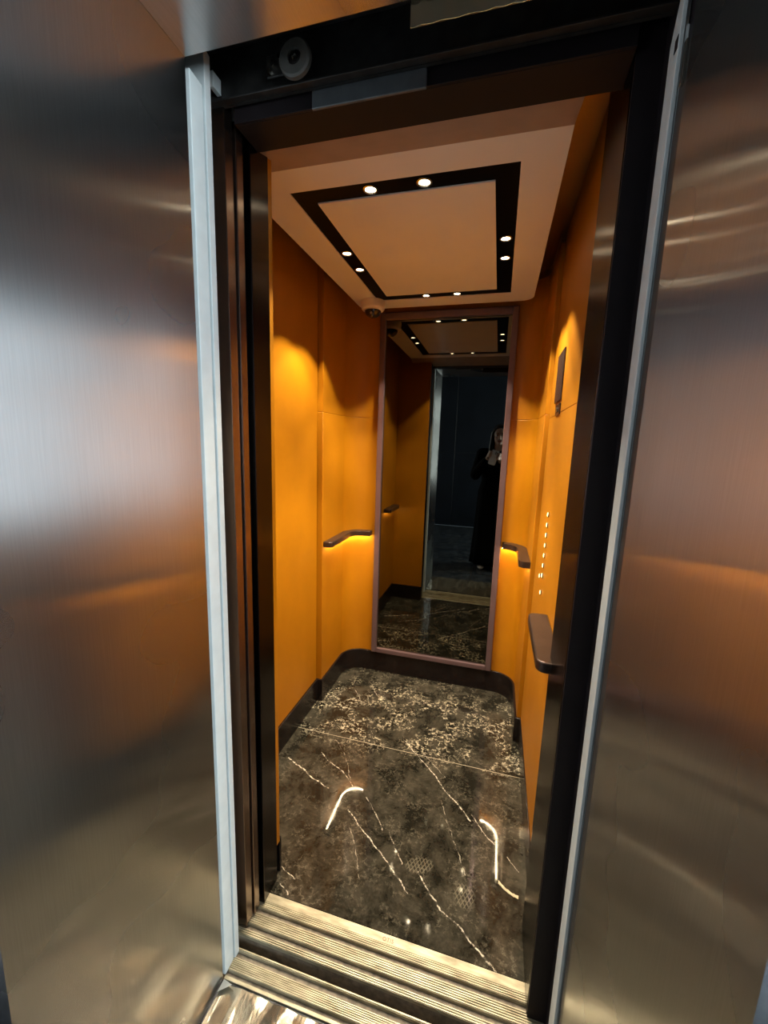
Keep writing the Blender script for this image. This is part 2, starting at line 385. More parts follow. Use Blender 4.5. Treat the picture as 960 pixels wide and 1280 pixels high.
# satin brown cornice between wall tops and crown plate, rounded in the rear corners
def cornice(pts): 
    bm = bmesh.new(); prism(bm, pts, ZT+.0005, ZT+.0328); link('cornice', bm, 'crown', ce, smooth=.5)
cornice(rear_left[:-3]+[(-.115, YB), (-.115, YB+.03), (-.72, YB+.03)])
cornice([(.44, YJ), (.44, YB+.03), (-.114, YB+.03), (-.114, YB)] + arc(XRR-RC, YB-RC, RC, 90, 0) + [(XRR, YJ)])
cornice([(-.72, YF), (XLF-.004, YF), (XLF-.004, YJ-.001), (-.72, YJ-.001)])
ZC = 2.126; CX0, CX1, CY0, CY1 = -.566, .305, .365, 1.50
rx0, rx1, ry0, ry1 = -.446, .197, .463, 1.385
ix0, ix1, iy0, iy1 = -.386, .134, .530, 1.326
bm = bmesh.new()
R_ = .055
prism(bm, [(CX0, CY0), (rx0, CY0), (rx0, CY1), (CX0+R_, CY1)] + arc(CX0+R_, CY1-R_, R_, 90, 180)[1:], ZC, ZC+.022)
prism(bm, [(rx1, CY0), (CX1, CY0)] + arc(CX1-R_, CY1-R_, R_, 0, 90) + [(rx1, CY1)], ZC, ZC+.022)
bx(bm, rx0, rx1, CY0, ry0, ZC, ZC+.022); bx(bm, rx0, rx1, ry1, CY1, ZC, ZC+.022)
bmesh.ops.remove_doubles(bm, verts=bm.verts, dist=1e-5)
link('hung_panel', bm, 'ceil', ce, smooth=.5)
bm = bmesh.new()
for q in ((rx0, ix0, ry0, ry1), (ix1, rx1, ry0, ry1), (ix0, ix1, ry0, iy0), (ix0, ix1, iy1, ry1)): bx(bm, q[0], q[1], q[2], q[3], ZC+.004, ZC+.02)
link('lighting_frame', bm, 'ring', ce)
box('centre_panel', ix0, ix1, iy0, iy1, ZC, ZC+.02, 'ceil', ce)
bm = bmesh.new()   # sloping front piece over the doorway
prism(bm, [(0, 0), (1, 0), (1, 1), (0, 1)], 0, 1)
vv = list(bm.verts); cs = [(CX0, .2235, 2.083), (CX1, .2235, 2.083), (CX1, CY0, ZC), (CX0, CY0, ZC)]
for v, c in zip(vv, cs + [(a, b_, c_+.018) for a, b_, c_ in cs]): v.co = c
link('front_slope', bm, simple('satin_grey_beige', (.42, .33, .27), .35, .2), ce)

# ------------------------------------------------------------------ spotlights in the black frame
def spot(x, y, label):
    t = empty('ceiling_spotlight', (x, y, ZC+.004)); tag(t, label, 'spotlight', 'small round spotlights in the black ceiling frame')
    bm = bmesh.new(); lathe(bm, [(.021, 0), (.022, -.0035), (.0165, -.005), (.0145, -.001), (.0145, 0)], (x, y, ZC+.004)); link('bezel', bm, 'chrome', t, smooth=.6)
    bm = bmesh.new(); lathe(bm, [(0, -.0015), (.011, -.0012), (.0142, -.0003), (0, -.0003)], (x, y, ZC+.004)); link('lamp', bm, 'lamp', t, smooth=True)
    l = bpy.data.lights.new('spot_beam', 'SPOT'); l.energy = SPOT_W; l.color = SPOT_COL; l.spot_size = math.radians(88); l.spot_blend = .28; l.shadow_soft_size = .004
    o = bpy.data.objects.new('spot_beam', l); COL.objects.link(o); o.parent = t; o.location = (0, 0, -.014)
for x, y, lb in ((-.209, .497, 'bright spotlight nearest the door, left one of the front pair'), (-.054, .497, 'bright spotlight nearest the door, right one of the front pair'),
                 (-.416, .860, 'spotlight in the left arm of the black frame, nearer the door'), (-.416, 1.010, 'spotlight in the left arm of the black frame, nearer the mirror'),
                 (.166, .860, 'spotlight in the right arm of the black frame, nearer the door'), (.166, 1.013, 'spotlight in the right arm of the black frame, nearer the mirror'),
                 (-.196, 1.356, 'spotlight in the rear arm of the black frame, left one'), (-.048, 1.356, 'spotlight in the rear arm of the black frame, right one')):
    spot(x, y, lb)

# ------------------------------------------------------------------ security camera
t = empty('security_camera', (-.472, 1.385, ZC)); tag(t, 'small cream dome security camera under the ceiling corner beside the mirror', 'camera')
bm = bmesh.new(); lathe(bm, [(0, -.0003), (.060, -.0003), (.062, -.006), (.059, -.036), (.053, -.043), (.042, -.045), (0, -.045)], (-.472, 1.385, ZC)); link('housing', bm, 'white_plastic', t, smooth=.6)
bm = bmesh.new(); lathe(bm, [(0, -.0455), (.041, -.0455)] + [(.041*math.cos(a*PI/16), -.0465-.034*math.sin(a*PI/16)) for a in range(1, 8)] + [(0, -.0805)], (-.472, 1.385, ZC)); link('dome', bm, 'dome', t, smooth=.9)
bm = bmesh.new(); lathe(bm, [(0, 0), (.006, 0), (.007, .004), (0, .004)], (-.468, 1.343, ZC-.066), 'Y', 16); link('lens', bm, 'chrome', t, smooth=.6)

# ------------------------------------------------------------------ mirror
t = empty('tall_mirror', (-.12, YB, .13)); tag(t, 'tall tinted mirror in a pinkish bronze frame on the rear wall of the lift', 'mirror')
mx0, mx1, mz0, mz1, fw = -.481, .246, .132, 2.122, .032
box('mirror_glass', mx0+.02, mx1-.02, YB-.010, YB-.002, mz0+.02, mz1-.02, 'mirror', t)
for nm, q in (('frame_side', (mx0, mx0+fw, mz0, mz1)), ('frame_side', (mx1-fw, mx1, mz0, mz1)), ('frame_top', (mx0+fw, mx1-fw, mz1-fw-.006, mz1)), ('frame_bottom', (mx0+fw, mx1-fw, mz0, mz0+fw-.004))):
    bm = bmesh.new(); bx(bm, q[0], q[1], YB-.026, YB-.001, q[2], q[3]); link(nm, bm, 'frame', t, .004)

# ------------------------------------------------------------------ handrails: wall-hugging bars, each lit from below
def rail_obj(name, poly, led, z0, z1, label, loc):
    t = empty(name, loc); tag(t, label, 'handrail', 'bronze handrails on the car walls')
    bm = bmesh.new(); prism(bm, poly, z0, z1); link('bar', bm, 'rail', t, .004, seg=3, smooth=.5)
    bm = bmesh.new()
    for (a, b_) in zip(led[:-1], led[1:]):
        a = Vector(a); b_ = Vector(b_); d = (b_-a).normalized(); n = Vector((-d.y, d.x))*.0021
        prism(bm, [tuple(a+n), tuple(b_+n), tuple(b_-n), tuple(a-n)], z0-.0025, z0-.0002)
    link('light_strip', bm, 'led', t)
    return t
RW = .050
def bar(inner, outer, rr=.02):  return inner+outer
# front left: y .33 -> .655 on the left wall; front right mirrored
def straight(xw, sgn, y0, y1, r=.026):
    xi = xw+sgn*RW*1.25
    c = lambda cy, a0, a1: arc(xi-sgn*r, cy, r, a0, a1, 8)
    if sgn < 0: return [(xw, y0)] + [(xw, y1)] + c(y1-r, 90, 180) + c(y0+r, 180, 270)
    return [(xw, y1), (xw, y0)] + c(y0+r, -90, 0) + c(y1-r, 0, 90)
rail_obj('handrail', straight(XLF+.0005, 1, .335, .660), [(XLF+.02, .36), (XLF+.02, .635)], .855, .885, 'short handrail near the door on the left wall, mostly hidden by the door post', (XLF, .5, .855))
rail_obj('handrail', straight(XRF-.0005, -1, .320, .660), [(XRF-.02, .345), (XRF-.02, .635)], .842, .872, 'short broad handrail near the door on the right wall, below the lift buttons', (XRF, .5, .842))
def corner_rail(side):
    # sweep of an offset band following the wall round the rear corner
    if side < 0:
        wall = [(XLR+.0005, 1.215), (XLR+.0005, YB-RC)] + arc(XLR+RC, YB-RC, RC-.0005, 180, 90)[1:] + [(-.500, YB-.0005)]
        inn = [(XLR+RW, 1.195), (XLR+RW, YB-RC)] + arc(XLR+RC, YB-RC, RC-RW, 180, 90)[1:] + [(-.500, YB-RW)]
        end = arc(XLR+RW-.022, 1.15+.022, .022, 0, -90, 6)
        poly = wall + inn[::-1][:-1] + end + [(XLR+.0005, 1.185)] if False else None
    c = (XLR+RC) if side < 0 else (XRR-RC); cy = YB-RC
    xw = XLR+.0005 if side < 0 else XRR-.0005
    a0, a1 = (180, 90) if side < 0 else (0, 90)
    y0 = YJ+.012; xe = -.500 if side < 0 else .262; s = 1 if side < 0 else -1; r = .024
    wall = [(xw, y0)] + arc(c, cy, RC-.0005, a0, a1, 16) + [(xe, YB-.0005)]
    inn = [(xe, YB-RW)] + arc(c, cy, RC-RW, a1, a0, 16)
    xi = xw+s*RW
    if side < 0: endc = arc(xi-r, y0+r, r, 0, -90, 8)
    else: endc = arc(xi+r, y0+r, r, 180, 270, 8)
    poly = wall+inn+endc
    led = [(xw+s*.022, y0+.03)] + arc(c, cy, RC-.022, a0, a1, 12) + [(xe+(-.012 if side > 0 else .0)-(.010 if side < 0 else -.022), YB-.022)]
    return poly, led
p_, l_ = corner_rail(-1)
rail_obj('handrail', p_, l_, .872, .902, 'curved handrail wrapping the rear left corner beside the mirror', (XLR, 1.4, .872))
p_, l_ = corner_rail(1)
rail_obj('handrail', p_, l_, .872, .902, 'curved handrail wrapping the rear right corner beside the mirror', (XRR, 1.4, .872))

# ------------------------------------------------------------------ control panel
t = empty('control_panel', (XRF, .9, .85)); tag(t, 'lift control panel with dark display and lit button column on the right wall', 'control panel')
def quad_x(name, ys, zs, th, mat, bev=.001): return box(name, XRF-th, XRF-.0002, ys[0], ys[1], zs[0], zs[1], mat, t, bev)
quad_x('display', (.850, 1.015), (1.590, 1.765), .005, 'screen')
quad_x('key_switch', (.850, .965), (1.540, 1.578), .004, 'skirt')
bm = bmesh.new(); lathe(bm, [(0, 0), (.008, 0), (.008, .003), (0, .003)], (XRF-.0072, .905, 1.559), 'X', 16); link('key_barrel', bm, 'chrome', t)
first = None
for i, (y, z) in enumerate([(.884, 1.175-.0395*k) for k in range(7)] + [(.955, .915), (.884, .87)]):
    b_ = empty('push_button', (XRF, y, z)); b_.parent = t; b_.location = Vector((XRF, y, z))-t.location
    if first is None:
        bm = bmesh.new(); lathe(bm, [(0, -.0035), (.0085, -.0035), (.010, -.0015), (.010, 0), (0, 0)], (XRF-.0003, y, z), 'X', 20)
        for v in bm.verts: pass
        first = (link('button_cap', bm, 'rail', b_, smooth=.5),)
        bm = bmesh.new(); lathe(bm, [(.0058, -.0050), (.0075, -.0050), (.0078, -.0036), (.0055, -.0036)], (XRF-.0003, y, z), 'X', 20, False)
        first += (link('lit_ring', bm, 'button_lit', b_),)
    else:
        for src in first:
            c = src.copy(); COL.objects.link(c); c.parent = b_

# ------------------------------------------------------------------ sills
sl = empty('car_door_sill', (0, .16, 0)); tag(sl, 'ribbed aluminium sill at the edge of the marble car floor', 'door sill')
def ribs(bm, x0, x1, y0, y1, n, z, h=.0022):
    w_ = (y1-y0)/n
    bx(bm, x0, x1, y0, y1, z-.0118, z-h)
    for i in range(n): bx(bm, x0, x1, y0+i*w_+w_*.24, y0+(i+1)*w_-w_*.24, z-h-.0001, z)
box('sill_body', -.70, .412, .102, .2222, -.06, -.012, 'groove', sl)
def sill_part(p, nm, y0, y1, n, x0, x1):
    if n == 0: o = box(nm, x0, x1, y0, y1, -.0118, -.0005, 'alu', p, .0008, seg=1)
    else:
        bm = bmesh.new(); ribs(bm, x0, x1, y0, y1, n, 0); o = link(nm, bm, 'alu', p)
    return o
sill_part(sl, 'sill_lip', .102, .117, 3, -.70, .412)
sill_part(sl, 'ribbed_strip', .132, .163, 6, -.70, .412)
sill_part(sl, 'ribbed_strip', .178, .198, 4, -.70, .412)
sill_part(sl, 'floor_edge_strip', .198, .2222, 0, -.70, .412)
ft = bpy.data.curves.new('sill_lettering', 'FONT'); ft.body = 'OTIS'; ft.size = .014; ft.extrude = .0003; ft.space_character = 1.15
tx = bpy.data.objects.new('sill_lettering', ft); COL.objects.link(tx); tx.parent = sl; tx.location = Vector((-.024, .204, -.0003))-sl.location
ft.materials.append(simple('rusty_lettering', (.22, .09, .045), .6))
ls = empty('landing_door_sill', (0, .036, 0)); tag(ls, 'ribbed aluminium sill on the landing side of the dark gap', 'door sill')
box('sill_body', -.90, .412, .0005, .072, -.06, -.012, 'groove', ls)
sill_part(ls, 'sill_lip', .0005, .0085, 0, -.406, .406)
sill_part(ls, 'ribbed_strip', .021, .050, 7, -.406, .406)
sill_part(ls, 'sill_lip', .066, .072, 1, -.90, .412)

# ------------------------------------------------------------------ landing doors (parked open on the left), grey folded edges
d1 = empty('door_1', (-.62, .036, 0)); tag(d1, 'galvanised landing door panels parked open on the left', kind='structure')
def folded(name, parent, x0, x1, y0, y1, ztop, cut, mat, bev=.0015):
    bm = bmesh.new()
    prism(bm, [(x0, y0), (x1, y0), (x1, y1), (x0, y1)], -.004, ztop)
    for v in bm.verts:
        if v.co.z > 1 and v.co.y > (y0+y1)/2: v.co.z -= cut
    return link(name, bm, mat, parent, bev)
folded('door_panel', d1, -.86, -.4068, .0095, .045, 2.092, .004, 'galv')
folded('door_panel', d1, -.86, -.4035, .0475, .0655, 2.155, .004, 'galv')
# car doors (parked open on the left), dark bronze
d2 = empty('door_2', (-.64, .15, 0)); tag(d2, 'dark bronze telescopic car door panels parked open on the left', kind='structure')
for x1, y0, y1, zt in ((-.4135, .1185, .1475, 2.128), (-.4085, .1520, .1775, 2.100)):
    bm = bmesh.new(); bx(bm, -.90, x1, y0, y1, .004, zt); link('door_panel', bm, 'bronze', d2, .0015)
    box('guide_shoe', -.80, -.76, y0+.006, y1-.006, -.0115, .0039, 'rubber', d2)
for x1, y0, y1, zt in ((-.4135, .1185, .1475, 2.128), (-.4085, .1520, .1775, 2.100)):
    box('hanger_tab', x1-.05, x1-.0005, y0+.001, y1-.003, zt, zt+.048, 'galv', d2, .001)

# ------------------------------------------------------------------ posts and lintel of the car doorway
tr = empty('trim_1', (-.42, .23, 0)); tag(tr, 'dark bronze door post at the left of the car doorway', kind='structure')
box('post', -.445, -.399, .190, .2675, .0005, 2.30, 'post_dark', tr, .0015)
tr = empty('trim_2', (.39, .25, 0)); tag(tr, 'wide black door post at the right of the car doorway', kind='structure')
box('post_front', .3705, .4435, .151, .157, .0005, 2.30, 'black_metal', tr, .0008)
box('post_side', .369, .376, .1572, .359, .0005, 2.30, 'post_dark', tr, .0015)
box('post_core', .3765, .4405, .1572, .355, .0005, 2.30, 'black_metal', tr)
tr = empty('trim_3', (0, .18, 2.08)); tag(tr, 'dark lintel across the top of the car doorway', kind='structure')
box('lintel_soffit', -.3985, .368, .1385, .2225, 2.0790, 2.0850, 'lintel', tr, .001)
box('lintel_face', -.3985, .368, .1325, .1380, 2.0790, 2.30, 'black_metal', tr, .001)
box('transom', -.3985, .368, .185, .2220, 2.0855, 2.30, 'crown', tr)
# strike post on the landing side, right
tr = empty('trim_4', (.41, .06, 0)); tag(tr, 'galvanised landing door strike post on the right with a slotted top', kind='structure')
bm = bmesh.new(); bx(bm, .4075, .4135, .036, .098, -.003, 2.02)
link('strike_face', bm, 'galv', tr, .0008)
bm = bmesh.new(); bx(bm, .4015, .4075, .0345, .0385, -.003, 2.06); link('strike_lip', bm, 'galv', tr, .0008)
bm = bmesh.new()
for v in bx(bm, .4075, .4125, .0386, .098, 2.0202, 2.16): 
    if v.co.z > 2.1 and v.co.y > .08: v.co.z = 2.04
link('top_plate', bm, 'galv', tr, .0006)
bm = bmesh.new(); bx(bm, .4066, .4076, .060, .072, 2.010, 2.028); link('slot', bm, 'black_metal', tr)
box('rubber_seal', .409, .4135, .003, .034, .0, 1.985, 'machine', tr, .001)
box('seal_clip', .4045, .4088, .012, .020, 1.93, 1.985, 'chrome', tr, .001)
box('shaft_cheek', .4137, .44, .003, .15, -.05, 2.40, 'black_metal', tr)

# ------------------------------------------------------------------ door gear above the opening
tk = empty('door_track', (0, .09, 2.1)); tag(tk, 'dusty dark door track and header profile above the car doorway', 'door track')
box('back_plate', -.90, .43, .118, .1245, 2.104, 2.44, 'machine', tk)
box('lower_ledge', -.90, .43, .1035, .1175, 2.1045, 2.1085, 'machine', tk, .001)
box('grey_cover_plate', -.215, .017, .1255, .1318, 2.073, 2.106, 'machine_light', tk, .002)
box('guide_rail', -.70, .43, .083, .1175, 2.200, 2.215, 'machine', tk, .004)
box('end_tab', -.426, -.416, .090, .1165, 2.122, 2.150, 'galv', tk, .001)
box('upper_rail', -.90, .43, .060, .1175, 2.262, 2.285, 'machine', tk, .003)
box('header_channel', -.90, .43, .006, .055, 2.168, 2.188, 'machine', tk, .004)
box('header_fold', -.90, .43, .030, .036, 2.150, 2.1675, 'machine', tk, .001)
bm = bmesh.new(); nn = 120; pts_ = [(.012+.390*i/nn, .0022+.0009*(1+math.sin(i*.62+1.5*math.sin(i*.13)))) for i in range(nn+1)]
prism(bm, pts_+[(.402, .0056), (.012, .0056)], 2.066, 2.30)
pl = link('hanging_steel_plate', bm, 'film_steel', None, .0008); tag(pl, 'steel plate with warm reflections tinted into its colour and bright streaks hanging at the top right', 'steel plate')
tp = empty('door_roller', (-.232, .095, 2.135)); tag(tp, 'round grey rubber door roller with its bracket above the doorway', 'roller')
c0 = (-.232, .090, 2.135)
bm = bmesh.new(); lathe(bm, [(.014, -.007), (.029, -.007), (.0325, -.004), (.0325, .004), (.029, .007), (.014, .007)], c0, 'Y', 40, False); link('tyre', bm, 'rubber', tp, smooth=.6)
bm = bmesh.new(); lathe(bm, [(0, -.002), (.0135, -.002), (.0138, .005), (0, .005)], c0, 'Y', 30); link('hub', bm, 'black_metal', tp, smooth=.6)
bm = bmesh.new(); lathe(bm, [(0, -.013), (.005, -.013), (.006, -.0055), (.006, .027), (0, .027)], c0, 'Y', 6); link('axle_bolt', bm, 'chrome', tp)
box('bracket', -.300, -.215, .100, .1035, 2.122, 2.160, 'machine', tp, .003)
for x, z in ((-.292, 2.129), (-.270, 2.152), (-.284, 2.142)):
    bm = bmesh.new(); lathe(bm, [(0, -.005), (.005, -.005), (.006, 0), (0, 0)], (x, .0998, z), 'Y', 6); link('bracket_bolt', bm, 'chrome', tp)

# ------------------------------------------------------------------ brushed steel portal
D = -.436
def sheet(name, x0, x1, z0, z1, face, mat, seed, amp=.00045):
    # slab whose visible face carries the slight oil-canning of thin sheet steel
    rr = random.Random(seed); a_ = [rr.uniform(0, 6.28) for _ in range(6)]
    wob = lambda u, v: amp*(math.sin(u*7+a_[0]+math.sin(v*3+a_[1]))+.6*math.sin(v*9+a_[2]+1.3*math.sin(u*5+a_[3]))+.35*math.sin(v*21+u*8+a_[4]))
    bm = bmesh.new(); nu, nv = 26, 90
    if face == 'z': U = (x0, x1); W = (D, -.0008)
    else: U = (D, -.0008); W = (z0, z1)
    G = {}
    for i in range(nu+1):
        for j in range(nv+1):
            u = U[0]+(U[1]-U[0])*i/nu; v = W[0]+(W[1]-W[0])*j/nv
            e = min(1, min(i, nu-i)/3)*min(1, min(j, nv-j)/3); d = wob(u, v)*e
            if face == '+x': co, cb = (x1+d, u, v), (x0, u, v)
            elif face == '-x': co, cb = (x0+d, u, v), (x1, u, v)
            else: co, cb = (u, v, z0+d), (u, v, z1)
            G[i, j] = bm.verts.new(co)
            if (i in (0, nu) and j in (0, nv)): G['b', i, j] = bm.verts.new(cb)
    for i in range(nu):
        for j in range(nv): bm.faces.new((G[i, j], G[i+1, j], G[i+1, j+1], G[i, j+1]))
    B = G['b', 0, 0], G['b', nu, 0], G['b', nu, nv], G['b', 0, nv]
    bm.faces.new(B)
    bm.faces.new([G[i, 0] for i in range(nu+1)]+[B[1], B[0]]); bm.faces.new([G[i, nv] for i in range(nu+1)]+[B[2], B[3]])
    bm.faces.new([G[0, j] for j in range(nv+1)]+[B[3], B[0]]); bm.faces.new([G[nu, j] for j in range(nv+1)]+[B[2], B[1]])
    return link(name, bm, mat, None, smooth=.5)
o = sheet('wall_portal_left', -.450, -.407, 0.0, 2.24, '+x', 'steel', 1); tag(o, 'brushed steel reveal on the left of the doorway', kind='structure')
o = sheet('wall_portal_right', .407, .450, 0.0, 2.24, '-x', 'steel', 5); tag(o, 'brushed steel reveal on the right of the doorway', kind='structure')
o = sheet('ceiling_portal', -.4068, .4068, 2.100, 2.24, 'z', 'steel_top', 9, .0002); tag(o, 'brushed steel soffit over the doorway', kind='structure')
# ------------------------------------------------------------------ landing
LY = -3.45
def plain(name, x0, x1, y0, y1, z0, z1, mat, label):
    o = box(name, x0, x1, y0, y1, z0, z1, mat); tag(o, label, kind='structure'); return o
plain('wall_landing_front_left', -2.7, -.4505, D+.004, -.002, 0, 2.6, 'plaster', 'landing wall left of the steel reveal')
plain('wall_landing_front_right', .4505, 2.7, D+.004, -.002, 0, 2.6, 'plaster', 'landing wall right of the steel reveal')
plain('wall_landing_front_top', -.4505, .4505, D+.004, -.002, 2.2405, 2.6, 'plaster', 'landing wall above the steel soffit')
wlr = empty('wall_landing_rear', (0, LY, 0)); tag(wlr, 'dark stone-clad landing wall facing the lift', kind='structure')
box('wall_base', -2.7, 2.7, LY-.12, LY-.022, 0, 2.6, 'plaster', wlr)
for i in range(5):
    for j in range(2):
        box('stone_panel', -2.68+i*1.072, -2.68+(i+1)*1.072-.006, LY-.0215, LY, .0+j*1.31, 1.30+j*1.29, 'dark_panel', wlr, .002, seg=1)
for side, nm, sgn in (('left', 'assumed_window_2', -1), ('right', 'assumed_window_1', 1)):
    def X(a, b_): return (min(sgn*a, sgn*b_), max(sgn*a, sgn*b_))
    wlr = empty('wall_landing_'+side, (sgn*2.75, -1.8, 0)); tag(wlr, 'landing side wall with an assumed daylight window on the '+side, kind='structure')
    for q in ((LY-.1, -2.75, 0, 2.6), (-1.35, 0, 0, 2.6), (-2.7495, -1.3505, 0, .75), (-2.7495, -1.3505, 2.35, 2.6)):
        box('wall_part', *X(2.7005, 2.80), *q, 'plaster', wlr)
    wn = empty(nm, (sgn*2.75, -2.05, .75)); tag(wn, 'assumed daylight window in the '+side+' wall of the landing', kind='structure')  # window assumed from the cold light on the steel; out of view
    for q in ((-2.7495, -2.70, .7505, 2.3495), (-1.40, -1.3505, .7505, 2.3495), (-2.6995, -1.4005, .7505, .80), (-2.6995, -1.4005, 2.30, 2.3495), (-2.075, -2.025, .8005, 2.2995)):
        box('assumed_window_frame', *X(2.73, 2.77), *q, 'galv', wn, .004)
    for z, hh in ((1.08, .05), (1.27, .09), (1.50, .05), (1.66, .12), (1.98, .06)):
        box('streak_bar', *X(2.725, 2.745), -2.6995, -1.4005, z, z+hh, 'galv', wn, .002)  # added bars, sized to break the daylight into streaks on the steel
    for q in ((-2.6995, -2.0755), (-2.0245, -1.4005)): box('assumed_window_pane', *X(2.748, 2.752), q[0], q[1], .8005, 2.2995, 'glass', wn)
plain('ceiling_landing', -2.8, 2.8, LY-.1, .0, 2.601, 2.70, 'plaster', 'landing ceiling')
lf = empty('ceiling_light', (-2.45, -2.2, 2.46)); 
fll = empty('floor_landing', (0, -1.7, 0)); tag(fll, 'dark stone tiled landing floor reflected in the mirror', kind='structure')
COL.objects.unlink(lf); bpy.data.objects.remove(lf)
box('floor_base', -2.8, 2.8, LY-.1, -.0005, -.08, -.026, 'groove', fll)
ys = [LY, -2.79, -2.08, -1.375, -.70, -.0012]; xs = [-2.7, -1.8, -.9, 0, .9, 1.8, 2.7]
first = None
for j in range(5):
    for i in range(6):
        box('floor_tile', xs[i]+.003, xs[i+1]-.003, ys[j]+.006, ys[j+1]-(.006 if j < 4 else 0), -.0255, -.0022-(.003*((i*7+j*3) % 3)/3 if j < 4 else 0), 'landing_marble', fll, .0015, seg=1)

# shaft behind the doors
plain('wall_shaft_left', -1.15, -1.05, .0, 1.9, -.6, 2.7, 'shaft', 'lift shaft wall on the left')
plain('wall_shaft_right', .70, .80, .0, 1.9, -.6, 2.7, 'shaft', 'lift shaft wall on the right')
plain('wall_shaft_back', -1.05, .70, 1.80, 1.9, -.6, 2.7, 'shaft', 'lift shaft wall behind the car')
plain('floor_shaft', -1.05, .70, .0, 1.80, -.7, -.6, 'shaft', 'floor of the lift shaft')
plain('ceiling_shaft', -1.05, .70, .0, 1.80, 2.6, 2.7, 'shaft', 'top of the lift shaft')
plain('wall_shaft_front', -1.05, .70, -.05, -.0025, -.6, -.0805, 'shaft', 'shaft wall below the landing sill')

# ------------------------------------------------------------------ loose bits
# wrinkled protective film on the floor in front of the sill
m, tt, b = nt('protective_film'); b.inputs['Roughness'].default_value = .12; b.inputs['Metallic'].default_value = .75
r, n, mp = noise_mix(tt, 9, (.13, .115, .085), (.40, .355, .27), .3, .7, 5, (2.2, .7, 1)); tt.links.new(r.outputs[0], b.inputs['Base Color'])
add_bump(tt, b, n.outputs[0], .5, .01); M['film'] = m
bm = bmesh.new(); nx, ny = 90, 40; g = {}
rnd = random.Random(3); ph = [rnd.uniform(0, 6) for _ in range(8)]
for i in range(nx+1):
    for j in range(ny+1):
        x = -.400+.800*i/nx; y = -.430+.422*j/ny
        z = .0035+.0016*math.sin(x*58+ph[0]+2*math.sin(y*9+ph[1]))+.0012*math.sin(x*113+ph[2]+1.5*math.sin(y*17+x*11))+.0009*math.sin(y*60+x*25+ph[3])
        g[i, j] = bm.verts.new((x, y, max(z, .0)))
for i in range(nx):
    for j in range(ny): bm.faces.new((g[i, j], g[i+1, j], g[i+1, j+1], g[i, j+1]))
o = link('protective_film', bm, 'film', None, smooth=True); tag(o, 'wrinkled shiny protective film on the floor in front of the landing sill', 'film')
# torn scrap of film at the sill's left end
bm = bmesh.new(); vs = [bm.verts.new(c) for c in ((-.401, -.004, .006), (-.372, -.010, .010), (-.399, -.034, .012))]; bm.faces.new(vs)
bmesh.ops.solidify(bm, geom=bm.faces[:], thickness=.0008)
o = link('film_scrap', bm, 'galv'); tag(o, 'tiny white torn scrap at the left end of the landing sill', 'scrap')
# strip of tan tape on the marble by the right post
pts = [(.300, .468), (.319, .452), (.343, .440), (.362, .437)]; bm = bmesh.new(); top = []
for i in range(13):
    f = i/12*3; k = min(int(f), 2); u = f-k
    x = pts[k][0]*(1-u)+pts[k+1][0]*u; y = pts[k][1]*(1-u)+pts[k+1][1]*u; wd = .0042+.001*math.sin(i*2.3)
    top.append([bm.verts.new((x, y-wd, .0004)), bm.verts.new((x, y-wd, .002)), bm.verts.new((x+.001, y+wd, .0024)), bm.verts.new((x+.001, y+wd, .0004))])
for A, B in zip(top[:-1], top[1:]):
    for k in range(4): bm.faces.new((A[k], A[(k+1) % 4], B[(k+1) % 4], B[k]))
bm.faces.new(top[0]); bm.faces.new(top[-1])
o = link('tape_strip', bm, 'tape', None, smooth=.6); tag(o, 'curled strip of tan tape on the marble beside the right door post', 'tape')

# ------------------------------------------------------------------ the person photographing, seen in the mirror
PX, PY = .175, -1.03
def cone(bm, a, b_, ra, rb, n=14, caps=5):
    a = Vector(a); b_ = Vector(b_); d = (b_-a); L = d.length; d = d/L if L > 1e-6 else Vector((0, 0, 1))
    s = d.orthogonal().normalized(); q = d.cross(s)
    rings = [[bm.verts.new(a-d*ra)]]
    for i in range(1, caps+1):
        t = i/caps*PI/2; rings.append([bm.verts.new(a-d*ra*math.cos(t)+(s*math.cos(2*PI*k/n)+q*math.sin(2*PI*k/n))*ra*math.sin(t)) for k in range(n)])
    for i in range(0, caps):
        t = i/caps*PI/2; rings.append([bm.verts.new(b_+d*rb*math.sin(t)+(s*math.cos(2*PI*k/n)+q*math.sin(2*PI*k/n))*rb*math.cos(t)) for k in range(n)])
    rings.append([bm.verts.new(b_+d*rb)])
    for A, B in zip(rings[:-1], rings[1:]):
        for i in range(n):
            j = (i+1) % n
            if len(A) == 1: bm.faces.new((A[0], B[i], B[j]))
            elif len(B) == 1: bm.faces.new((A[i], A[j], B[0]))
            else: bm.faces.new((A[i], A[j], B[j], B[i]))
def ell(bm, c, r, n=20, m=12, rx=0):
    mat = Matrix.Translation(c) @ Matrix.Rotation(rx, 4, 'X') @ Matrix.Diagonal((*r, 1))
    bmesh.ops.create_uvsphere(bm, u_segments=n, v_segments=m, radius=1, matrix=mat)
def blend(o, vox, it=4, fac=.5):
    md = o.modifiers.new('remesh', 'REMESH'); md.mode = 'VOXEL'; md.voxel_size = vox; md.use_smooth_shade = True
    s = o.modifiers.new('smooth', 'SMOOTH'); s.factor = fac; s.iterations = it
person = empty('person', (PX, PY, 0)); tag(person, 'person with long dark hair in a black dress, holding up a phone', 'person')
P_ = lambda x, y, z: (PX+x, PY+y, z)
bm = bmesh.new()
HZ = 1.545                                             # eye height
hc = (.025, .075)                                       # head centre x, y
ell(bm, P_(hc[0], hc[1]-.012, HZ+.022), (.073, .090, .088)); ell(bm, P_(hc[0], hc[1]+.016, HZ-.035), (.059, .064, .070))
ell(bm, P_(hc[0], hc[1]+.050, HZ-.083), (.026, .026, .022)); cone(bm, P_(hc[0]-.022, hc[1]+.026, HZ-.062), P_(hc[0]+.022, hc[1]+.026, HZ-.062), .028, .028)
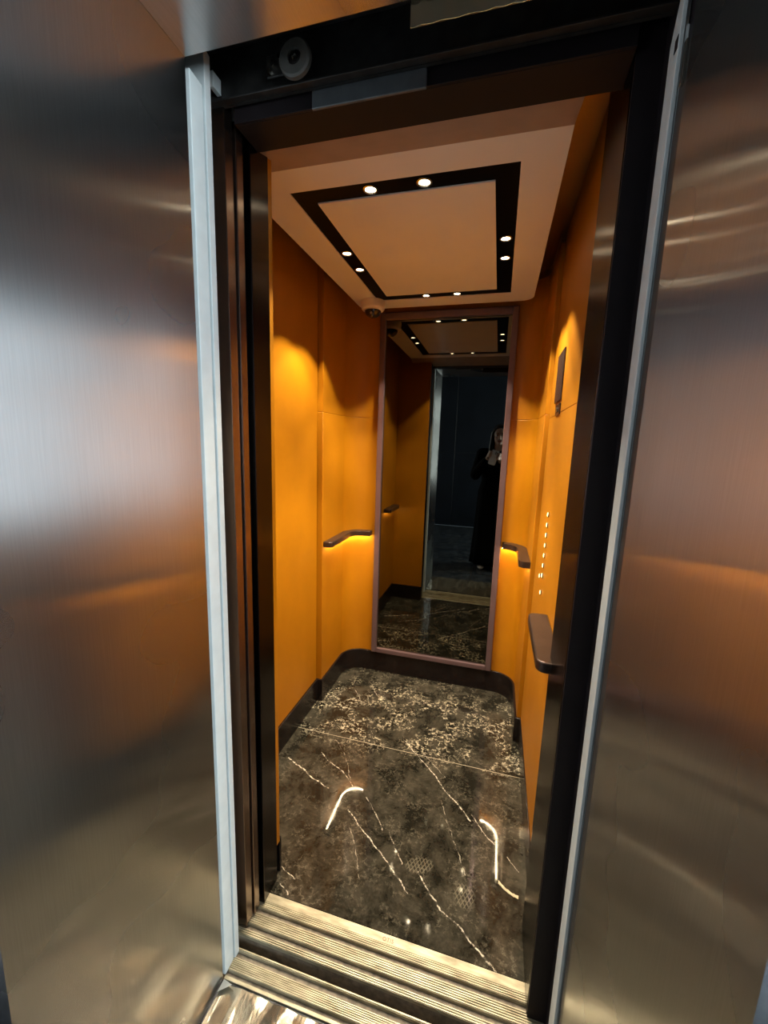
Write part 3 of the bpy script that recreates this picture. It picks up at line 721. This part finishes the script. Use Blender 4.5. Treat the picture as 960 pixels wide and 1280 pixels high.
cone(bm, P_(hc[0], hc[1]+.078, HZ-.002), P_(hc[0], hc[1]+.096, HZ-.034), .008, .0115); cone(bm, P_(hc[0]-.011, hc[1]+.086, HZ-.038), P_(hc[0]+.011, hc[1]+.086, HZ-.038), .007, .007)
cone(bm, P_(hc[0]-.034, hc[1]+.066, HZ+.020), P_(hc[0]+.034, hc[1]+.066, HZ+.020), .011, .011)
for s in (-1, 1):
    ell(bm, P_(hc[0]+s*.034, hc[1]+.050, HZ-.026), (.019, .018, .018)); ell(bm, P_(hc[0]+s*.070, hc[1]-.022, HZ-.010), (.007, .016, .028))
cone(bm, P_(.015, .02, 1.36), P_(hc[0], hc[1]-.02, HZ-.05), .052, .050)
cone(bm, P_(-.12, 0, 1.345), P_(.12, 0, 1.345), .058, .058); ell(bm, P_(0, 0, 1.22), (.145, .098, .17)); ell(bm, P_(0, 0, 1.03), (.120, .090, .12)); ell(bm, P_(0, -.005, .90), (.160, .115, .13))
for s in (-1, 1):
    cone(bm, P_(s*.085, 0, .86), P_(s*.085, .01, .48), .085, .056); cone(bm, P_(s*.085, .01, .48), P_(s*.085, -.01, .09), .054, .036)
    cone(bm, P_(s*.085, -.03, .045), P_(s*.09, .12, .028), .032, .026)
# arms: shoulders, elbows out and low, wrists at the phone
ph_c = Vector((.150, -.775, 1.305)); ph_tilt = .27
up_ = Vector((math.sin(ph_tilt), 0, math.cos(ph_tilt))); sd = Vector((math.cos(ph_tilt), 0, -math.sin(ph_tilt)))
def hand(side):
    sh_ = Vector(P_(side*.155, 0, 1.335)); el = Vector(P_(side*.215, .10, 1.10))
    palm = ph_c+sd*side*.050+up_*.018+Vector((0, -.034, 0)); wr_ = palm+Vector((side*.028, -.060, -.060))
    cone(bm, sh_, el, .048, .038); cone(bm, el, wr_, .038, .025)
    fw_ = (palm-wr_).normalized(); k = palm+Vector((-side*.004, .004, .012))
    cone(bm, wr_, palm, .024, .026)
    for i, (lg, off) in enumerate(((.030, .030), (.034, .010), (.032, -.010), (.025, -.028))):
        root = palm+up_*off+Vector((side*.010, .002, 0))
        kn = root+Vector((side*.004, .024, .006)); mid = kn+Vector((-side*.016, .0245, .002)); tip = mid+(-sd*side)*lg*.62+Vector((0, -.0005, 0))
        cone(bm, root, kn, .0100, .0090); cone(bm, kn, mid, .0088, .0080); cone(bm, mid, tip, .0078, .0066)
        cone(bm, palm, root, .016, .0105)
    tr_ = palm+up_*.005+Vector((-side*.012, -.002, 0)); tm = tr_+up_*.016+(-sd*side)*.018+Vector((0, .008, 0)); te = tm+up_*.012+(-sd*side)*.020+Vector((0, .002, 0))
    cone(bm, palm, tr_, .018, .013); cone(bm, tr_, tm, .0118, .0098); cone(bm, tm, te, .0096, .0080)
    return sh_, el, wr_
arms = [hand(-1), hand(1)]
body = link('body', bm, 'skin', person, smooth=True); blend(body, .0042, 3, .5)
# dress: bodice, flowing skirt, sleeves
bm = bmesh.new()
secs = [(1.395, .070, .062), (1.375, .125, .072), (1.34, .172, .086), (1.27, .168, .104), (1.17, .158, .112), (1.03, .142, .105), (.92, .172, .130), (.70, .180, .140), (.45, .190, .155), (.20, .205, .168), (.055, .215, .175)]
n = 64; rings = []
for z, a, b_ in secs:
    rings.append([])
    for k in range(n):
        th = 2*PI*k/n; f = 1+max(0, (1.0-z))*.07*math.sin(th*9+math.sin(th*2)*1.3)
        rings[-1].append(bm.verts.new(P_(a*f*math.cos(th), b_*f*math.sin(th)-.0, z)))
for A, B in zip(rings[:-1], rings[1:]):
    for k in range(n): bm.faces.new((A[k], A[(k+1) % n], B[(k+1) % n], B[k]))
dress = link('dress', bm, 'cloth', person, smooth=True)
md = dress.modifiers.new('solid', 'SOLIDIFY'); md.thickness = .004; md.offset = 0
bm = bmesh.new()
for sh_, el, wr_ in arms:
    cone(bm, sh_, el, .066, .060); cone(bm, el, el.lerp(wr_, .86), .060, .050); cone(bm, sh_, Vector(P_(0, 0, 1.335)), .070, .070)
sl_ = link('sleeves', bm, 'cloth', person, smooth=True); blend(sl_, .009, 4)
# hair: cap plus long locks over the shoulders
bm = bmesh.new()
ell(bm, P_(hc[0], hc[1]-.026, HZ+.036), (.086, .092, .094)); ell(bm, P_(hc[0], hc[1]-.058, HZ-.06), (.084, .060, .13))
for s in (-1, 1):
    cone(bm, P_(hc[0]+s*.020, hc[1]+.034, HZ+.094), P_(hc[0]+s*.074, hc[1]+.020, HZ+.03), .022, .018)
    cone(bm, P_(hc[0]+s*.078, hc[1]+.015, HZ+.03), P_(hc[0]+s*.084, hc[1]-.005, HZ-.11), .018, .026)
    cone(bm, P_(hc[0]+s*.084, hc[1]-.005, HZ-.11), P_(hc[0]+s*.100, hc[1]+.02, HZ-.34), .028, .016)
    cone(bm, P_(hc[0]+s*.055, hc[1]-.06, HZ-.10), P_(hc[0]+s*.07, -.085, HZ-.42), .045, .022)
cone(bm, P_(hc[0], hc[1]-.07, HZ-.05), P_(hc[0], -.09, HZ-.40), .060, .030)
hr = link('hair', bm, 'hair', person, smooth=True); blend(hr, .006, 3)
for s in (-1, 1):
    bm = bmesh.new(); ell(bm, P_(hc[0]+s*.031, hc[1]+.0655, HZ), (.0125, .011, .0075), 16, 10); e_ = link('eye', bm, 'eye', person, smooth=True)
    bm = bmesh.new(); ell(bm, P_(hc[0]+s*.031, hc[1]+.0755, HZ-.0005), (.0048, .0018, .0048), 12, 8); link('iris', bm, 'iris', e_, smooth=True)
    bm = bmesh.new(); cone(bm, P_(hc[0]+s*.016, hc[1]+.0790, HZ+.0215), P_(hc[0]+s*.046, hc[1]+.0705, HZ+.0245), .0032, .0020); link('eyebrow', bm, 'hair', person, smooth=True)
    bm = bmesh.new(); ell(bm, P_(s*.085+.002, .06, .026), (.044, .125, .030)); 
    for v in bm.verts: v.co.z = max(v.co.z, .0)
    link('shoe', bm, 'shoe', person, smooth=True)
bm = bmesh.new(); cone(bm, P_(hc[0]-.018, hc[1]+.0755, HZ-.062), P_(hc[0]+.018, hc[1]+.0755, HZ-.062), .0050, .0050); cone(bm, P_(hc[0]-.013, hc[1]+.0765, HZ-.069), P_(hc[0]+.013, hc[1]+.0765, HZ-.069), .0052, .0052)
link('lips', bm, 'lips', person, smooth=True)
# phone held by both hands, lenses toward the mirror
ph = empty('phone', tuple(ph_c)); tag(ph, 'pale phone in a clear case held tilted in both hands, seen in the mirror', 'phone')
def phone_part(name, w_, h_, y0, y1, mat, r, cx=0, cz=0):
    bm = bmesh.new(); pts = []
    for (ax, az, a0) in ((w_/2-r, h_/2-r, 0), (-w_/2+r, h_/2-r, 90), (-w_/2+r, -h_/2+r, 180), (w_/2-r, -h_/2+r, 270)):
        pts += [(ax+r*math.cos(math.radians(a0+k*15)), az+r*math.sin(math.radians(a0+k*15))) for k in range(7)]
    V = [[bm.verts.new(ph_c+sd*(x+cx)+up_*(z+cz)+Vector((0, y, 0))) for x, z in pts] for y in (y0, y1)]
    bm.faces.new(V[0]); bm.faces.new(V[1]); m_ = len(pts)
    for i in range(m_): bm.faces.new((V[0][i], V[0][(i+1) % m_], V[1][(i+1) % m_], V[1][i]))
    return link(name, bm, mat, ph, .001, seg=2)
phone_part('case', .078, .162, -.0045, .0032, 'phone_edge', .013)
phone_part('back_panel', .070, .154, .0034, .0042, 'phone', .010)
phone_part('screen', .070, .154, -.0056, -.0047, 'ring', .010)
lens_block = phone_part('lens_block', .034, .036, .0044, .0064, 'phone_edge', .008, .014, .055)
for cx, cz in ((.006, .063), (.006, .046), (.022, .055)):
    c = ph_c+sd*cx+up_*cz+Vector((0, .0065, 0)); bm = bmesh.new(); lathe(bm, [(0, 0), (.0062, 0), (.0062, .0018), (0, .0018)], c, 'Y', 20); link('lens', bm, 'dome', lens_block)
